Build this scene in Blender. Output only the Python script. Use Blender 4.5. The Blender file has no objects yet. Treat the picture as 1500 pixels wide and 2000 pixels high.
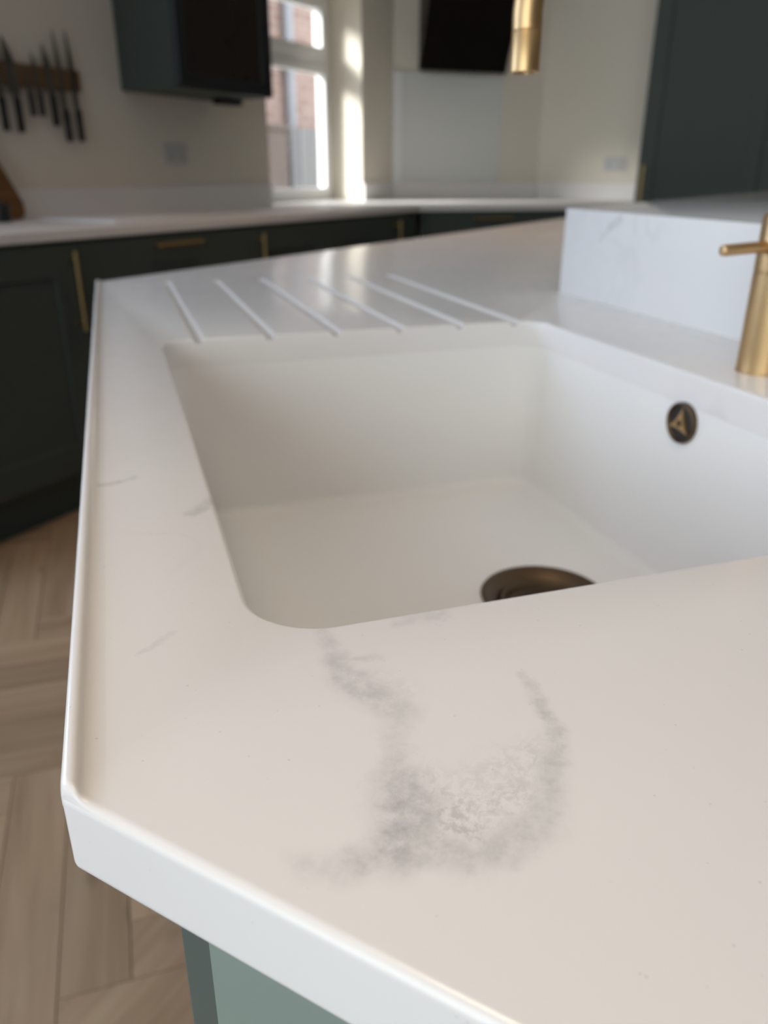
import bpy, bmesh, math, random
from mathutils import Vector, Matrix
random.seed(7)
sc = bpy.context.scene
COL = sc.collection
PI = math.pi

# ---------------------------------------------------------------- camera
cam_d = bpy.data.cameras.new('camera')
cam = bpy.data.objects.new('camera', cam_d)
COL.objects.link(cam)
CR = Vector((0.493, -0.870, 0.004)); CF = Vector((0.800, 0.451, -0.396)).normalized()
CR = (CR - CR.dot(CF) * CF).normalized(); CU = CR.cross(CF)
m = Matrix((CR, CU, -CF)).transposed().to_4x4()
m.translation = Vector((0, 0, 1.06))
cam.matrix_world = m
cam_d.sensor_fit = 'HORIZONTAL'; cam_d.sensor_width = 36.0
cam_d.lens = 1538.13 / 1500 * 36.0
cam_d.clip_start = 0.01
cam_d.dof.use_dof = True
cam_d.dof.focus_distance = 0.25
cam_d.dof.aperture_fstop = 14.2
sc.camera = cam

# ---------------------------------------------------------------- sky, sun, exposure
w = bpy.data.worlds.new('world'); sc.world = w; w.use_nodes = True
bg = w.node_tree.nodes['Background']
bg.inputs[0].default_value = (0.85, 0.93, 1.0, 1); bg.inputs[1].default_value = 3.4
vs = sc.view_settings
vs.view_transform = 'Standard'; vs.look = 'None'; vs.gamma = 1.0; vs.use_curve_mapping = False
vs.exposure = 0.10
sc.cycles.max_bounces = 10; sc.cycles.diffuse_bounces = 6; sc.cycles.transparent_max_bounces = 12

XL, XR_, YF_, YB, ZC = -1.5, 5.55, -3.0, 2.65, 2.45        # room planes
PY0, PY1, PZ1 = -1.75, 1.25, 2.25                          # patio opening in the left wall
HX0, HX1, HZ0, HZ1 = -1.3, 0.5, 1.02, 2.30                 # unseen opening added in the back wall for the side light
WX0, WX1, WZ0, WZ1 = 3.5, 4.415, 0.90, 2.0                   # window opening in the back wall

def area(name, loc, rot, sx, sy, col, watts):
    l = bpy.data.lights.new(name, 'AREA'); l.shape = 'RECTANGLE'; l.size = sx; l.size_y = sy; l.color = col; l.energy = watts
    o = bpy.data.objects.new(name, l); COL.objects.link(o); o.location = loc; o.rotation_euler = rot; return o
sun_d = bpy.data.lights.new('sun', 'SUN'); sun_d.energy = 8.5; sun_d.color = (1.0, 1.0, 0.97); sun_d.angle = math.radians(18)
sun = bpy.data.objects.new('sun', sun_d); COL.objects.link(sun)
sun.rotation_euler = Vector((0.95, -1.0, -0.65)).to_track_quat('-Z', 'Y').to_euler()
# daylight in the patio opening, the ceiling lamp, and two added fill lamps
l_ = area('side_fill_lamp', ((HX0 + HX1) / 2, YB - 0.01, (HZ0 + HZ1) / 2), (-PI / 2, 0, 0), HX1 - HX0, HZ1 - HZ0, (0.60, 0.75, 1.0), 38.4)  # added cool light for upstand and sink walls, set in an unseen opening
l_ = area('daylight_patio', (XL + 0.01, 0.35, 1.2), (0, -PI / 2, 0), 2.1, 1.8, (0.75, 0.89, 1.0), 8.9); l_.data.spread = 1.4
l_ = area('daylight_patio_upper', (XL + 0.01, -0.9, 1.7), (0, -PI / 2, 0), 1.0, 1.6, (0.96, 1.0, 0.97), 11.0); l_.data.spread = 1.35
l_ = area('ceiling_lamp', (-0.2, 0.2, ZC - 0.01), (0, 0, 0), 0.5, 0.5, (1.0, 0.79, 0.56), 2.95); l_.data.spread = 1.6
l_ = area('back_fill_lamp', (2.3, 1.25, ZC - 0.01), (0, 0, 0), 0.3, 0.3, (1.0, 0.62, 0.38), 2.2); l_.data.spread = 1.7  # fill added to lift the back cabinets, wall and floor

# ---------------------------------------------------------------- frames of the plan: U along the sink, V across it
U = Vector((0.675, 0.738, 0)).normalized(); V = Vector((U.y, -U.x, 0))
def uv(u, v, z=0.0): return U * u + V * v + Vector((0, 0, z))
UVROT = math.atan2(U.y, U.x)

# ---------------------------------------------------------------- materials
def new_mat(name):
    mt = bpy.data.materials.new(name); mt.use_nodes = True
    nt = mt.node_tree; nt.nodes.clear()
    out = nt.nodes.new('ShaderNodeOutputMaterial'); b = nt.nodes.new('ShaderNodeBsdfPrincipled')
    nt.links.new(b.outputs[0], out.inputs[0])
    return mt, nt, b
def N(nt, typ, **kw):
    n = nt.nodes.new(typ)
    for k, v in kw.items(): setattr(n, k, v)
    return n
def plain(name, col, rough=0.5, metal=0.0, spec=0.5, var=0.04, scale=8.0, bump=0.0, coat=0.0):
    mt, nt, b = new_mat(name)
    no = N(nt, 'ShaderNodeTexNoise'); no.inputs['Scale'].default_value = scale; no.inputs['Detail'].default_value = 4
    tc = N(nt, 'ShaderNodeTexCoord'); nt.links.new(tc.outputs['Object'], no.inputs['Vector'])
    mr = N(nt, 'ShaderNodeMapRange'); mr.inputs[3].default_value = 1 - var; mr.inputs[4].default_value = 1 + var
    nt.links.new(no.outputs[0], mr.inputs[0])
    mx = N(nt, 'ShaderNodeVectorMath', operation='SCALE'); mx.inputs[0].default_value = col
    nt.links.new(mr.outputs[0], mx.inputs['Scale']); nt.links.new(mx.outputs[0], b.inputs['Base Color'])
    b.inputs['Roughness'].default_value = rough; b.inputs['Metallic'].default_value = metal
    b.inputs['Specular IOR Level'].default_value = spec
    b.inputs['Coat Weight'].default_value = coat
    if bump:
        bp = N(nt, 'ShaderNodeBump'); bp.inputs['Strength'].default_value = bump; bp.inputs['Distance'].default_value = 0.002
        nt.links.new(no.outputs[0], bp.inputs['Height']); nt.links.new(bp.outputs[0], b.inputs['Normal'])
    return mt

def seg_group():
    g = bpy.data.node_groups.new('vein_segment', 'ShaderNodeTree')
    for nm, tp in (('P', 'NodeSocketVector'), ('A', 'NodeSocketVector'), ('B', 'NodeSocketVector'), ('W', 'NodeSocketFloat'), ('S', 'NodeSocketFloat')):
        g.interface.new_socket(nm, in_out='INPUT', socket_type=tp)
    g.interface.new_socket('Mask', in_out='OUTPUT', socket_type='NodeSocketFloat')
    gi = g.nodes.new('NodeGroupInput'); go = g.nodes.new('NodeGroupOutput'); L = g.links.new
    pa = N(g, 'ShaderNodeVectorMath', operation='SUBTRACT'); L(gi.outputs['P'], pa.inputs[0]); L(gi.outputs['A'], pa.inputs[1])
    ba = N(g, 'ShaderNodeVectorMath', operation='SUBTRACT'); L(gi.outputs['B'], ba.inputs[0]); L(gi.outputs['A'], ba.inputs[1])
    d1 = N(g, 'ShaderNodeVectorMath', operation='DOT_PRODUCT'); L(pa.outputs[0], d1.inputs[0]); L(ba.outputs[0], d1.inputs[1])
    d2 = N(g, 'ShaderNodeVectorMath', operation='DOT_PRODUCT'); L(ba.outputs[0], d2.inputs[0]); L(ba.outputs[0], d2.inputs[1])
    dv = N(g, 'ShaderNodeMath', operation='DIVIDE', use_clamp=True); L(d1.outputs['Value'], dv.inputs[0]); L(d2.outputs['Value'], dv.inputs[1])
    sc_ = N(g, 'ShaderNodeVectorMath', operation='SCALE'); L(ba.outputs[0], sc_.inputs[0]); L(dv.outputs[0], sc_.inputs['Scale'])
    sb = N(g, 'ShaderNodeVectorMath', operation='SUBTRACT'); L(pa.outputs[0], sb.inputs[0]); L(sc_.outputs[0], sb.inputs[1])
    ln = N(g, 'ShaderNodeVectorMath', operation='LENGTH'); L(sb.outputs[0], ln.inputs[0])
    mr = N(g, 'ShaderNodeMapRange', interpolation_type='SMOOTHERSTEP'); mr.inputs[1].default_value = 0
    L(ln.outputs['Value'], mr.inputs[0]); L(gi.outputs['W'], mr.inputs[2]); L(gi.outputs['S'], mr.inputs[3]); mr.inputs[4].default_value = 0
    L(mr.outputs[0], go.inputs[0])
    return g
SEG = seg_group()

def stone(name, veins=(), mottles=(), rough=0.30):
    """white solid-surface stone with soft grey veins: veins / mottles are (A, B, width, strength) in metres"""
    mt, nt, b = new_mat(name); L = nt.links.new
    geo = N(nt, 'ShaderNodeNewGeometry')
    def noise(scale, detail=4, rough_=0.55, src=None):
        n = N(nt, 'ShaderNodeTexNoise'); n.inputs['Scale'].default_value = scale; n.inputs['Detail'].default_value = detail
        n.inputs['Roughness'].default_value = rough_
        L(src or geo.outputs['Position'], n.inputs['Vector']); return n
    def rng(sock, a, b_, c, d, smooth=False):
        r = N(nt, 'ShaderNodeMapRange');
        if smooth: r.interpolation_type = 'SMOOTHSTEP'
        r.inputs[1].default_value = a; r.inputs[2].default_value = b_; r.inputs[3].default_value = c; r.inputs[4].default_value = d
        L(sock, r.inputs[0]); return r.outputs[0]
    def mth(op, a, b_):
        n = N(nt, 'ShaderNodeMath', operation=op)
        for i, s in enumerate((a, b_)):
            if isinstance(s, (int, float)): n.inputs[i].default_value = s
            else: L(s, n.inputs[i])
        return n.outputs[0]
    def warp(src, scale, amt):
        n = noise(scale, 4, 0.6, src)
        s1 = N(nt, 'ShaderNodeVectorMath', operation='SUBTRACT'); L(n.outputs['Color'], s1.inputs[0]); s1.inputs[1].default_value = (0.5, 0.5, 0.5)
        s2 = N(nt, 'ShaderNodeVectorMath', operation='SCALE'); L(s1.outputs[0], s2.inputs[0]); s2.inputs['Scale'].default_value = amt
        s3 = N(nt, 'ShaderNodeVectorMath', operation='ADD'); L(src, s3.inputs[0]); L(s2.outputs[0], s3.inputs[1]); return s3.outputs[0]
    P = warp(geo.outputs['Position'], 45, 0.010)
    P = warp(P, 220, 0.005)
    def acc(lst):
        cur = None
        for A, B, W, S in lst:
            g = N(nt, 'ShaderNodeGroup'); g.node_tree = SEG
            L(P, g.inputs['P']); g.inputs['A'].default_value = A; g.inputs['B'].default_value = B
            g.inputs['W'].default_value = W; g.inputs['S'].default_value = S
            cur = g.outputs[0] if cur is None else mth('MAXIMUM', cur, g.outputs[0])
        return cur
    # general faint veining of the slab
    pw = warp(geo.outputs['Position'], 2.2, 0.7)
    n1 = noise(2.6, 3, 0.5, pw)
    ridge = rng(mth('ABSOLUTE', mth('SUBTRACT', n1.outputs[0], 0.5), 0), 0, 0.018, 1, 0, True)
    gate = rng(noise(3.1, 2).outputs[0], 0.52, 0.66, 0, 1, True)
    mask = mth('MULTIPLY', mth('MULTIPLY', ridge, gate), 0.10)
    if veins:
        fib = rng(noise(170, 5, 0.7).outputs[0], 0.30, 0.66, 0.25, 1.0)
        mask = mth('MAXIMUM', mask, mth('MULTIPLY', mth('MULTIPLY', acc(veins), fib), 1.12))
    if mottles:
        cl = rng(noise(260, 6, 0.72, P).outputs[0], 0.40, 0.62, 0, 1.0, True)
        mask = mth('MAXIMUM', mask, mth('MULTIPLY', mth('MULTIPLY', acc(mottles), cl), 0.85))
    # small specks
    vo = N(nt, 'ShaderNodeTexVoronoi'); vo.inputs['Scale'].default_value = 230; L(geo.outputs['Position'], vo.inputs['Vector'])
    sx = N(nt, 'ShaderNodeSeparateColor'); L(vo.outputs['Color'], sx.inputs[0])
    spk = mth('MULTIPLY', rng(vo.outputs['Distance'], 0.05, 0.13, 1, 0, True), rng(sx.outputs[0], 0.70, 1.0, 0, 0.32))
    mask = mth('MAXIMUM', mask, spk)
    cloud = rng(noise(5.5, 4, 0.5).outputs[0], 0.3, 0.7, 0, 1)
    base = N(nt, 'ShaderNodeMix', data_type='RGBA'); L(cloud, base.inputs[0])
    base.inputs[6].default_value = (0.800, 0.775, 0.745, 1); base.inputs[7].default_value = (0.770, 0.735, 0.715, 1)
    hue = N(nt, 'ShaderNodeMix', data_type='RGBA'); L(rng(noise(14, 3).outputs[0], 0.35, 0.65, 0, 1), hue.inputs[0])
    hue.inputs[6].default_value = (0.25, 0.232, 0.242, 1); hue.inputs[7].default_value = (0.30, 0.30, 0.30, 1)
    fin = N(nt, 'ShaderNodeMix', data_type='RGBA'); L(mask, fin.inputs[0]); L(base.outputs[2], fin.inputs[6]); L(hue.outputs[2], fin.inputs[7])
    L(fin.outputs[2], b.inputs['Base Color'])
    L(rng(noise(60, 3).outputs[0], 0.3, 0.7, rough - 0.03, rough + 0.04), b.inputs['Roughness'])
    b.inputs['Specular IOR Level'].default_value = 0.5
    return mt

def wood(name, c1, c2, c3, gscale=(1.5, 22, 22), rough=0.45, per_object=True, bump=0.15):
    mt, nt, b = new_mat(name); L = nt.links.new
    tc = N(nt, 'ShaderNodeTexCoord'); oi = N(nt, 'ShaderNodeObjectInfo')
    off = N(nt, 'ShaderNodeVectorMath', operation='SCALE'); off.inputs[0].default_value = (37, 53, 71)
    L(oi.outputs['Random'], off.inputs['Scale'])
    ad = N(nt, 'ShaderNodeVectorMath', operation='ADD'); L(tc.outputs['Object'], ad.inputs[0]); L(off.outputs[0], ad.inputs[1])
    mp = N(nt, 'ShaderNodeMapping'); mp.inputs['Scale'].default_value = gscale; L(ad.outputs[0], mp.inputs[0])
    n1 = N(nt, 'ShaderNodeTexNoise'); n1.inputs['Scale'].default_value = 1.0; n1.inputs['Detail'].default_value = 7; n1.inputs['Roughness'].default_value = 0.6
    n1.inputs['Distortion'].default_value = 0.6
    L(mp.outputs[0], n1.inputs['Vector'])
    cr = N(nt, 'ShaderNodeValToRGB'); cr.color_ramp.elements[0].position = 0.32; cr.color_ramp.elements[0].color = (*c1, 1)
    cr.color_ramp.elements[1].position = 0.70; cr.color_ramp.elements[1].color = (*c3, 1)
    e = cr.color_ramp.elements.new(0.5); e.color = (*c2, 1)
    L(n1.outputs[0], cr.inputs[0])
    mr = N(nt, 'ShaderNodeMapRange'); mr.inputs[3].default_value = 0.84; mr.inputs[4].default_value = 1.12; L(oi.outputs['Random'], mr.inputs[0])
    sc_ = N(nt, 'ShaderNodeVectorMath', operation='SCALE'); L(cr.outputs[0], sc_.inputs[0]); L(mr.outputs[0], sc_.inputs['Scale'])
    # knots
    mk = N(nt, 'ShaderNodeMapping'); mk.inputs['Scale'].default_value = (5, 11, 11); L(ad.outputs[0], mk.inputs[0])
    vo = N(nt, 'ShaderNodeTexVoronoi'); vo.inputs['Scale'].default_value = 1.0; L(mk.outputs[0], vo.inputs['Vector'])
    kr = N(nt, 'ShaderNodeMapRange', interpolation_type='SMOOTHSTEP'); kr.inputs[1].default_value = 0.04; kr.inputs[2].default_value = 0.20; kr.inputs[3].default_value = 0.55; kr.inputs[4].default_value = 0.0
    L(vo.outputs['Distance'], kr.inputs[0])
    mx = N(nt, 'ShaderNodeMix', data_type='RGBA'); L(kr.outputs[0], mx.inputs[0]); L(sc_.outputs[0], mx.inputs[6]); mx.inputs[7].default_value = (c1[0] * .45, c1[1] * .42, c1[2] * .4, 1)
    L(mx.outputs[2], b.inputs['Base Color'])
    b.inputs['Roughness'].default_value = rough
    if bump:
        bp = N(nt, 'ShaderNodeBump'); bp.inputs['Strength'].default_value = bump; bp.inputs['Distance'].default_value = 0.001
        L(n1.outputs[0], bp.inputs['Height']); L(bp.outputs[0], b.inputs['Normal'])
    return mt

def brass(name, col, rough, stretch=(3, 3, 260)):
    mt, nt, b = new_mat(name); L = nt.links.new
    tc = N(nt, 'ShaderNodeTexCoord'); mp = N(nt, 'ShaderNodeMapping'); mp.inputs['Scale'].default_value = stretch
    L(tc.outputs['Object'], mp.inputs[0])
    n = N(nt, 'ShaderNodeTexNoise'); n.inputs['Scale'].default_value = 4; n.inputs['Detail'].default_value = 5; L(mp.outputs[0], n.inputs['Vector'])
    mr = N(nt, 'ShaderNodeMapRange'); mr.inputs[3].default_value = rough - 0.06; mr.inputs[4].default_value = rough + 0.10; L(n.outputs[0], mr.inputs[0])
    L(mr.outputs[0], b.inputs['Roughness'])
    m2 = N(nt, 'ShaderNodeMapRange'); m2.inputs[3].default_value = 0.88; m2.inputs[4].default_value = 1.1; L(n.outputs[0], m2.inputs[0])
    s = N(nt, 'ShaderNodeVectorMath', operation='SCALE'); s.inputs[0].default_value = col; L(m2.outputs[0], s.inputs['Scale']); L(s.outputs[0], b.inputs['Base Color'])
    b.inputs['Metallic'].default_value = 1.0
    return mt

def glass(name, tint=(1, 1, 1), refl=0.08):
    mt, nt, b = new_mat(name); L = nt.links.new
    tr = N(nt, 'ShaderNodeBsdfTransparent'); tr.inputs[0].default_value = (*tint, 1)
    gl = N(nt, 'ShaderNodeBsdfGlossy'); gl.inputs['Roughness'].default_value = 0.02
    fr = N(nt, 'ShaderNodeFresnel'); fr.inputs[0].default_value = 1.45
    mx = N(nt, 'ShaderNodeMixShader'); g_ = N(nt, 'ShaderNodeNewGeometry'); mm = N(nt, 'ShaderNodeMath', operation='SUBTRACT'); mm.inputs[0].default_value = 1.0; L(g_.outputs['Backfacing'], mm.inputs[1])
    m2 = N(nt, 'ShaderNodeMath', operation='MULTIPLY'); L(fr.outputs[0], m2.inputs[0]); L(mm.outputs[0], m2.inputs[1])
    L(m2.outputs[0], mx.inputs[0]); L(tr.outputs[0], mx.inputs[1]); L(gl.outputs[0], mx.inputs[2])
    L(mx.outputs[0], nt.nodes['Material Output'].inputs[0])
    return mt

def brick_mat(name):
    mt, nt, b = new_mat(name); L = nt.links.new
    tc = N(nt, 'ShaderNodeTexCoord'); mp = N(nt, 'ShaderNodeMapping'); mp.inputs['Rotation'].default_value = (PI / 2, 0, 0)
    L(tc.outputs['Object'], mp.inputs[0])
    br = N(nt, 'ShaderNodeTexBrick'); br.inputs['Scale'].default_value = 1.0
    br.inputs['Brick Width'].default_value = 0.225; br.inputs['Row Height'].default_value = 0.075; br.inputs['Mortar Size'].default_value = 0.006
    br.inputs['Color1'].default_value = (0.26, 0.155, 0.125, 1); br.inputs['Color2'].default_value = (0.33, 0.215, 0.175, 1); br.inputs['Mortar'].default_value = (0.36, 0.32, 0.29, 1)
    L(mp.outputs[0], br.inputs['Vector']); L(br.outputs['Color'], b.inputs['Base Color'])
    bp = N(nt, 'ShaderNodeBump'); bp.inputs['Strength'].default_value = 0.6; bp.inputs['Distance'].default_value = 0.006; bp.invert = True
    L(br.outputs['Fac'], bp.inputs['Height']); L(bp.outputs[0], b.inputs['Normal'])
    b.inputs['Roughness'].default_value = 0.9
    return mt

Z9 = 0.9
def P3(x, y): return (x, y, Z9)
def chain(pts, ws, ss):
    return [(P3(*pts[i]), P3(*pts[i + 1]), (ws[i] + ws[i + 1]) / 2, (ss[i] + ss[i + 1]) / 2) for i in range(len(pts) - 1)]
VEINS = []
VEINS += chain([(0.211, 0.1455), (0.2011, 0.1323), (0.1919, 0.1205), (0.1875, 0.1080), (0.1850, 0.0985)], [.005, .008, .012, .014, .012], [.20, .32, .42, .40, .25])
VEINS += chain([(0.1850, 0.0985), (0.1747, 0.0955), (0.1638, 0.0890), (0.1560, 0.0838)], [.012, .008, .007, .008], [.20, .24, .26, .36])
VEINS += chain([(0.1560, 0.0825), (0.1496, 0.0765), (0.1405, 0.0715), (0.1340, 0.0710)], [.010, .016, .018, .013], [.40, .60, .62, .55])
VEINS += chain([(0.1375, 0.0640), (0.1325, 0.0715), (0.1245, 0.0790), (0.1177, 0.0896)], [.009, .011, .010, .007], [.50, .48, .30, .10])
VEINS += chain([(0.2230, 0.0700), (0.2116, 0.0600), (0.1987, 0.0513), (0.1858, 0.0460), (0.1712, 0.0425), (0.1601, 0.0427), (0.1483, 0.0475), (0.1407, 0.0564), (0.1369, 0.0640)],
               [.003, .005, .006, .008, .009, .010, .010, .010, .010], [.16, .34, .42, .40, .34, .34, .36, .40, .45])
VEINS += chain([(0.277, 0.3356), (0.286, 0.333), (0.2948, 0.3304)], [.004, .005, .004], [.40, .45, .12])
VEINS += chain([(0.2743, 0.2661), (0.283, 0.2665), (0.2928, 0.2684)], [.008, .008, .006], [.40, .45, .40])
VEINS += chain([(0.166, 0.1966), (0.1828, 0.1951)], [.003, .003], [.22, .14])
VEINS += chain([(0.2320, 0.1250), (0.2464, 0.1110)], [.006, .006], [.25, .16])
VEINS += chain([(0.2005, 0.1310), (0.2085, 0.1195)], [.004, .005], [.30, .22])
def PU(u, z): return tuple(uv(u, 0.612, z))
VEINS += [(PU(0.915, 1.0075), PU(0.938, 0.996), .010, .38), (PU(0.938, 0.996), PU(0.955, 0.978), .006, .22), (PU(0.884, 1.012), PU(0.882, 0.992), .006, .15)]
MOTTLES = [(P3(0.152, 0.076), P3(0.148, 0.060), .022, .50), (P3(0.150, 0.062), P3(0.168, 0.050), .020, .34), (P3(0.168, 0.051), P3(0.184, 0.052), .016, .26),
           (P3(0.158, 0.066), P3(0.176, 0.058), .016, .22), (P3(0.192, 0.118), P3(0.190, 0.106), .018, .26), (P3(0.162, 0.086), P3(0.180, 0.096), .010, .20),
           (P3(0.238, 0.123), P3(0.243, 0.112), .010, .20)]
M = {}
M['stone'] = stone('white_veined_stone', VEINS, MOTTLES, 0.21)
M['stone_ledge'] = stone('white_stone_polished', rough=0.07)
M['stone_far'] = stone('white_stone_plain', rough=0.48)
M['sink'] = plain('sink_white', (0.825, 0.803, 0.772), 0.26, var=0.01)
M['wall'] = plain('wall_paint', (0.74, 0.68, 0.575), 0.75, var=0.02, scale=3, bump=0.05)
M['wall_warm'] = plain('warm_brown_paint', (0.30, 0.23, 0.17), 0.8, var=0.02, scale=3)
M['ceiling'] = plain('ceiling_paint', (0.82, 0.80, 0.76), 0.85, var=0.01)
M['white'] = plain('white_plastic', (0.80, 0.80, 0.79), 0.35, var=0.01)
M['green'] = plain('dark_green_paint', (0.064, 0.077, 0.068), 0.55, spec=0.22, var=0.03)
M['sage'] = plain('sage_green_paint', (0.235, 0.285, 0.245), 0.45, var=0.03)
M['green_post'] = plain('grey_green_post', (0.085, 0.105, 0.092), 0.45, var=0.03)
M['green_d'] = plain('dark_green_plinth', (0.055, 0.075, 0.068), 0.5, var=0.03)
M['brass'] = brass('brushed_brass', (0.56, 0.375, 0.185), 0.40)
M['brass_h'] = brass('handle_brass', (0.46, 0.33, 0.14), 0.42)
M['bronze'] = brass('aged_bronze', (0.125, 0.085, 0.052), 0.46)
M['dark'] = plain('dark_cavity', (0.010, 0.009, 0.009), 0.5)
M['black'] = plain('black_satin', (0.008, 0.009, 0.011), 0.35, var=0.05)
M['blackglass'] = plain('black_glass', (0.004, 0.004, 0.005), 0.08, var=0.0)
M['smoked'] = plain('smoked_brown_glass', (0.030, 0.020, 0.015), 0.10, var=0.05)
M['steel'] = brass('blade_steel', (0.15, 0.14, 0.13), 0.30)
M['oak'] = wood('oak_floor', (0.375, 0.250, 0.145), (0.470, 0.325, 0.198), (0.555, 0.400, 0.255))
M['rackwood'] = wood('rack_wood', (0.10, 0.048, 0.016), (0.15, 0.075, 0.025), (0.20, 0.105, 0.04))
M['boardwood'] = wood('board_wood', (0.12, 0.048, 0.010), (0.18, 0.078, 0.018), (0.24, 0.115, 0.032))
M['splash'] = plain('grey_glass_panel', (0.70, 0.70, 0.67), 0.25, var=0.01)
M['socket'] = plain('socket_grey', (0.55, 0.54, 0.52), 0.4)
M['glass'] = glass('window_glass')
M['brick'] = brick_mat('red_brick')
M['fence'] = plain('grey_fence_paint', (0.155, 0.148, 0.148), 0.7, var=0.1)
M['postwood'] = plain('weathered_brown_wood', (0.135, 0.098, 0.083), 0.85, var=0.12)
M['pipe'] = plain('grey_pipe', (0.26, 0.265, 0.285), 0.4)
M['paving'] = plain('paving_grey', (0.34, 0.33, 0.31), 0.9, var=0.1)
M['gap'] = plain('floor_gap', (0.06, 0.045, 0.03), 0.8)

# ---------------------------------------------------------------- mesh helpers
def obj(name, bm, mat, parent=None, smooth=None, kind=None):
    me = bpy.data.meshes.new(name)
    bmesh.ops.recalc_face_normals(bm, faces=bm.faces)
    bm.to_mesh(me); bm.free()
    if mat is not None: me.materials.append(mat)
    if smooth is not None:
        me.shade_smooth(); me.set_sharp_from_angle(angle=math.radians(smooth))
    o = bpy.data.objects.new(name, me); COL.objects.link(o)
    if parent is not None: o.parent = parent
    if kind: o['kind'] = kind
    return o
def thing(name, label, cat, loc=(0, 0, 0), rotz=0.0, group=None):
    o = bpy.data.objects.new(name, None); COL.objects.link(o); o.empty_display_size = 0.05
    o.location = loc; o.rotation_euler = (0, 0, rotz)
    o['label'] = label; o['category'] = cat
    if group: o['group'] = group
    return o
def tag(o, label, cat, group=None):
    o['label'] = label; o['category'] = cat
    if group: o['group'] = group
    return o
def place(o, loc, rotz=0.0):
    o.location = loc; o.rotation_euler = (0, 0, rotz); return o
def box(x0, x1, y0, y1, z0, z1, bev=0.0, seg=2, bm=None):
    b = bmesh.new()
    vs_ = [b.verts.new((x, y, z)) for z in (z0, z1) for y in (y0, y1) for x in (x0, x1)]
    for f in ((0, 2, 3, 1), (4, 5, 7, 6), (0, 1, 5, 4), (2, 6, 7, 3), (0, 4, 6, 2), (1, 3, 7, 5)): b.faces.new([vs_[i] for i in f])
    if bev: bmesh.ops.bevel(b, geom=list(b.edges), offset=bev, segments=seg, profile=0.5, affect='EDGES')
    if bm is None: return b
    me = bpy.data.meshes.new('tmp'); b.to_mesh(me); b.free(); bm.from_mesh(me); bpy.data.meshes.remove(me); return bm
def prism(pts, z0, z1, bev=0.0):
    b = bmesh.new()
    lo = [b.verts.new((p[0], p[1], z0)) for p in pts]; hi = [b.verts.new((p[0], p[1], z1)) for p in pts]
    n = len(pts); b.faces.new(hi); b.faces.new(lo[::-1])
    for i in range(n): b.faces.new((lo[i], lo[(i + 1) % n], hi[(i + 1) % n], hi[i]))
    if bev: bmesh.ops.bevel(b, geom=list(b.edges), offset=bev, segments=2, profile=0.5, affect='EDGES')
    return b
def loft(rings, cap0=True, cap1=True, bm=None):
    b = bm or bmesh.new()
    R = [[b.verts.new(p) for p in r] for r in rings]; n = len(R[0])
    for i in range(len(R) - 1):
        for j in range(n): b.faces.new((R[i][j], R[i][(j + 1) % n], R[i + 1][(j + 1) % n], R[i + 1][j]))
    if cap0: b.faces.new(R[0][::-1])
    if cap1: b.faces.new(R[-1])
    return b
def lathe(prof, n=48, cap0=True, cap1=True, axis='z', c=(0, 0, 0)):
    rings = []
    for r, h in prof:
        ring = []
        for i in range(n):
            a = 2 * PI * i / n
            ring.append(Vector((r * math.cos(a), r * math.sin(a), h)) + Vector(c))
        rings.append(ring)
    return loft(rings, cap0, cap1)
def tube(path, rad, n=24, caps=True):
    path = [Vector(p) for p in path]; rings = []
    t0 = (path[1] - path[0]).normalized()
    up = Vector((0, 0, 1)) if abs(t0.z) < 0.9 else Vector((1, 0, 0))
    side = t0.cross(up).normalized()
    for i, p in enumerate(path):
        if i == 0: t = path[1] - path[0]
        elif i == len(path) - 1: t = path[-1] - path[-2]
        else: t = (path[i + 1] - p).normalized() + (p - path[i - 1]).normalized()
        t.normalize(); side = (side - side.dot(t) * t).normalized(); u2 = t.cross(side)
        r = rad[i] if isinstance(rad, (list, tuple)) else rad
        rings.append([p + side * (r * math.cos(2 * PI * k / n)) + u2 * (r * math.sin(2 * PI * k / n)) for k in range(n)])
    return loft(rings, caps, caps)
def bez(pts, n=10):
    """Catmull-Rom through the points"""
    P = [Vector(p) for p in pts]; P = [2 * P[0] - P[1]] + P + [2 * P[-1] - P[-2]]; out = []
    for i in range(1, len(P) - 2):
        for k in range(n):
            t = k / n
            out.append(0.5 * ((2 * P[i]) + (P[i + 1] - P[i - 1]) * t + (2 * P[i - 1] - 5 * P[i] + 4 * P[i + 1] - P[i + 2]) * t * t + (-P[i - 1] + 3 * P[i] - 3 * P[i + 1] + P[i + 2]) * t ** 3))
    out.append(P[-2]); return out
def roundpoly(pts, radii, inset=0.0, n=8):
    """CCW polygon, offset inwards by inset, corners rounded by radii (kept concentric)"""
    k = len(pts); P = [Vector((p[0], p[1])) for p in pts]; out = []
    lines = []
    for i in range(k):
        d = (P[(i + 1) % k] - P[i]).normalized(); nrm = Vector((-d.y, d.x)); lines.append((P[i] + nrm * inset, d))
    def isect(a, b):
        (p, d), (q, e) = a, b; c = d.x * e.y - d.y * e.x
        t = ((q.x - p.x) * e.y - (q.y - p.y) * e.x) / c; return p + d * t
    for i in range(k):
        a, b = lines[i - 1], lines[i]; c = isect(a, b); d0, d1 = a[1], b[1]
        cr = d0.x * d1.y - d0.y * d1.x; ang = math.atan2(cr, d0.dot(d1))
        r = radii[i] - inset if ang > 0 else radii[i] + inset
        r = max(r, 0.0002); t = r * math.tan(abs(ang) / 2); s = 1 if ang > 0 else -1
        cen = c - d0 * t + Vector((-d0.y, d0.x)) * (s * r)
        st = c - d0 * t - cen
        for j in range(n + 1):
            th = ang * j / n; out.append((cen.x + st.x * math.cos(th) - st.y * math.sin(th), cen.y + st.x * math.sin(th) + st.y * math.cos(th)))
    return out
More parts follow.
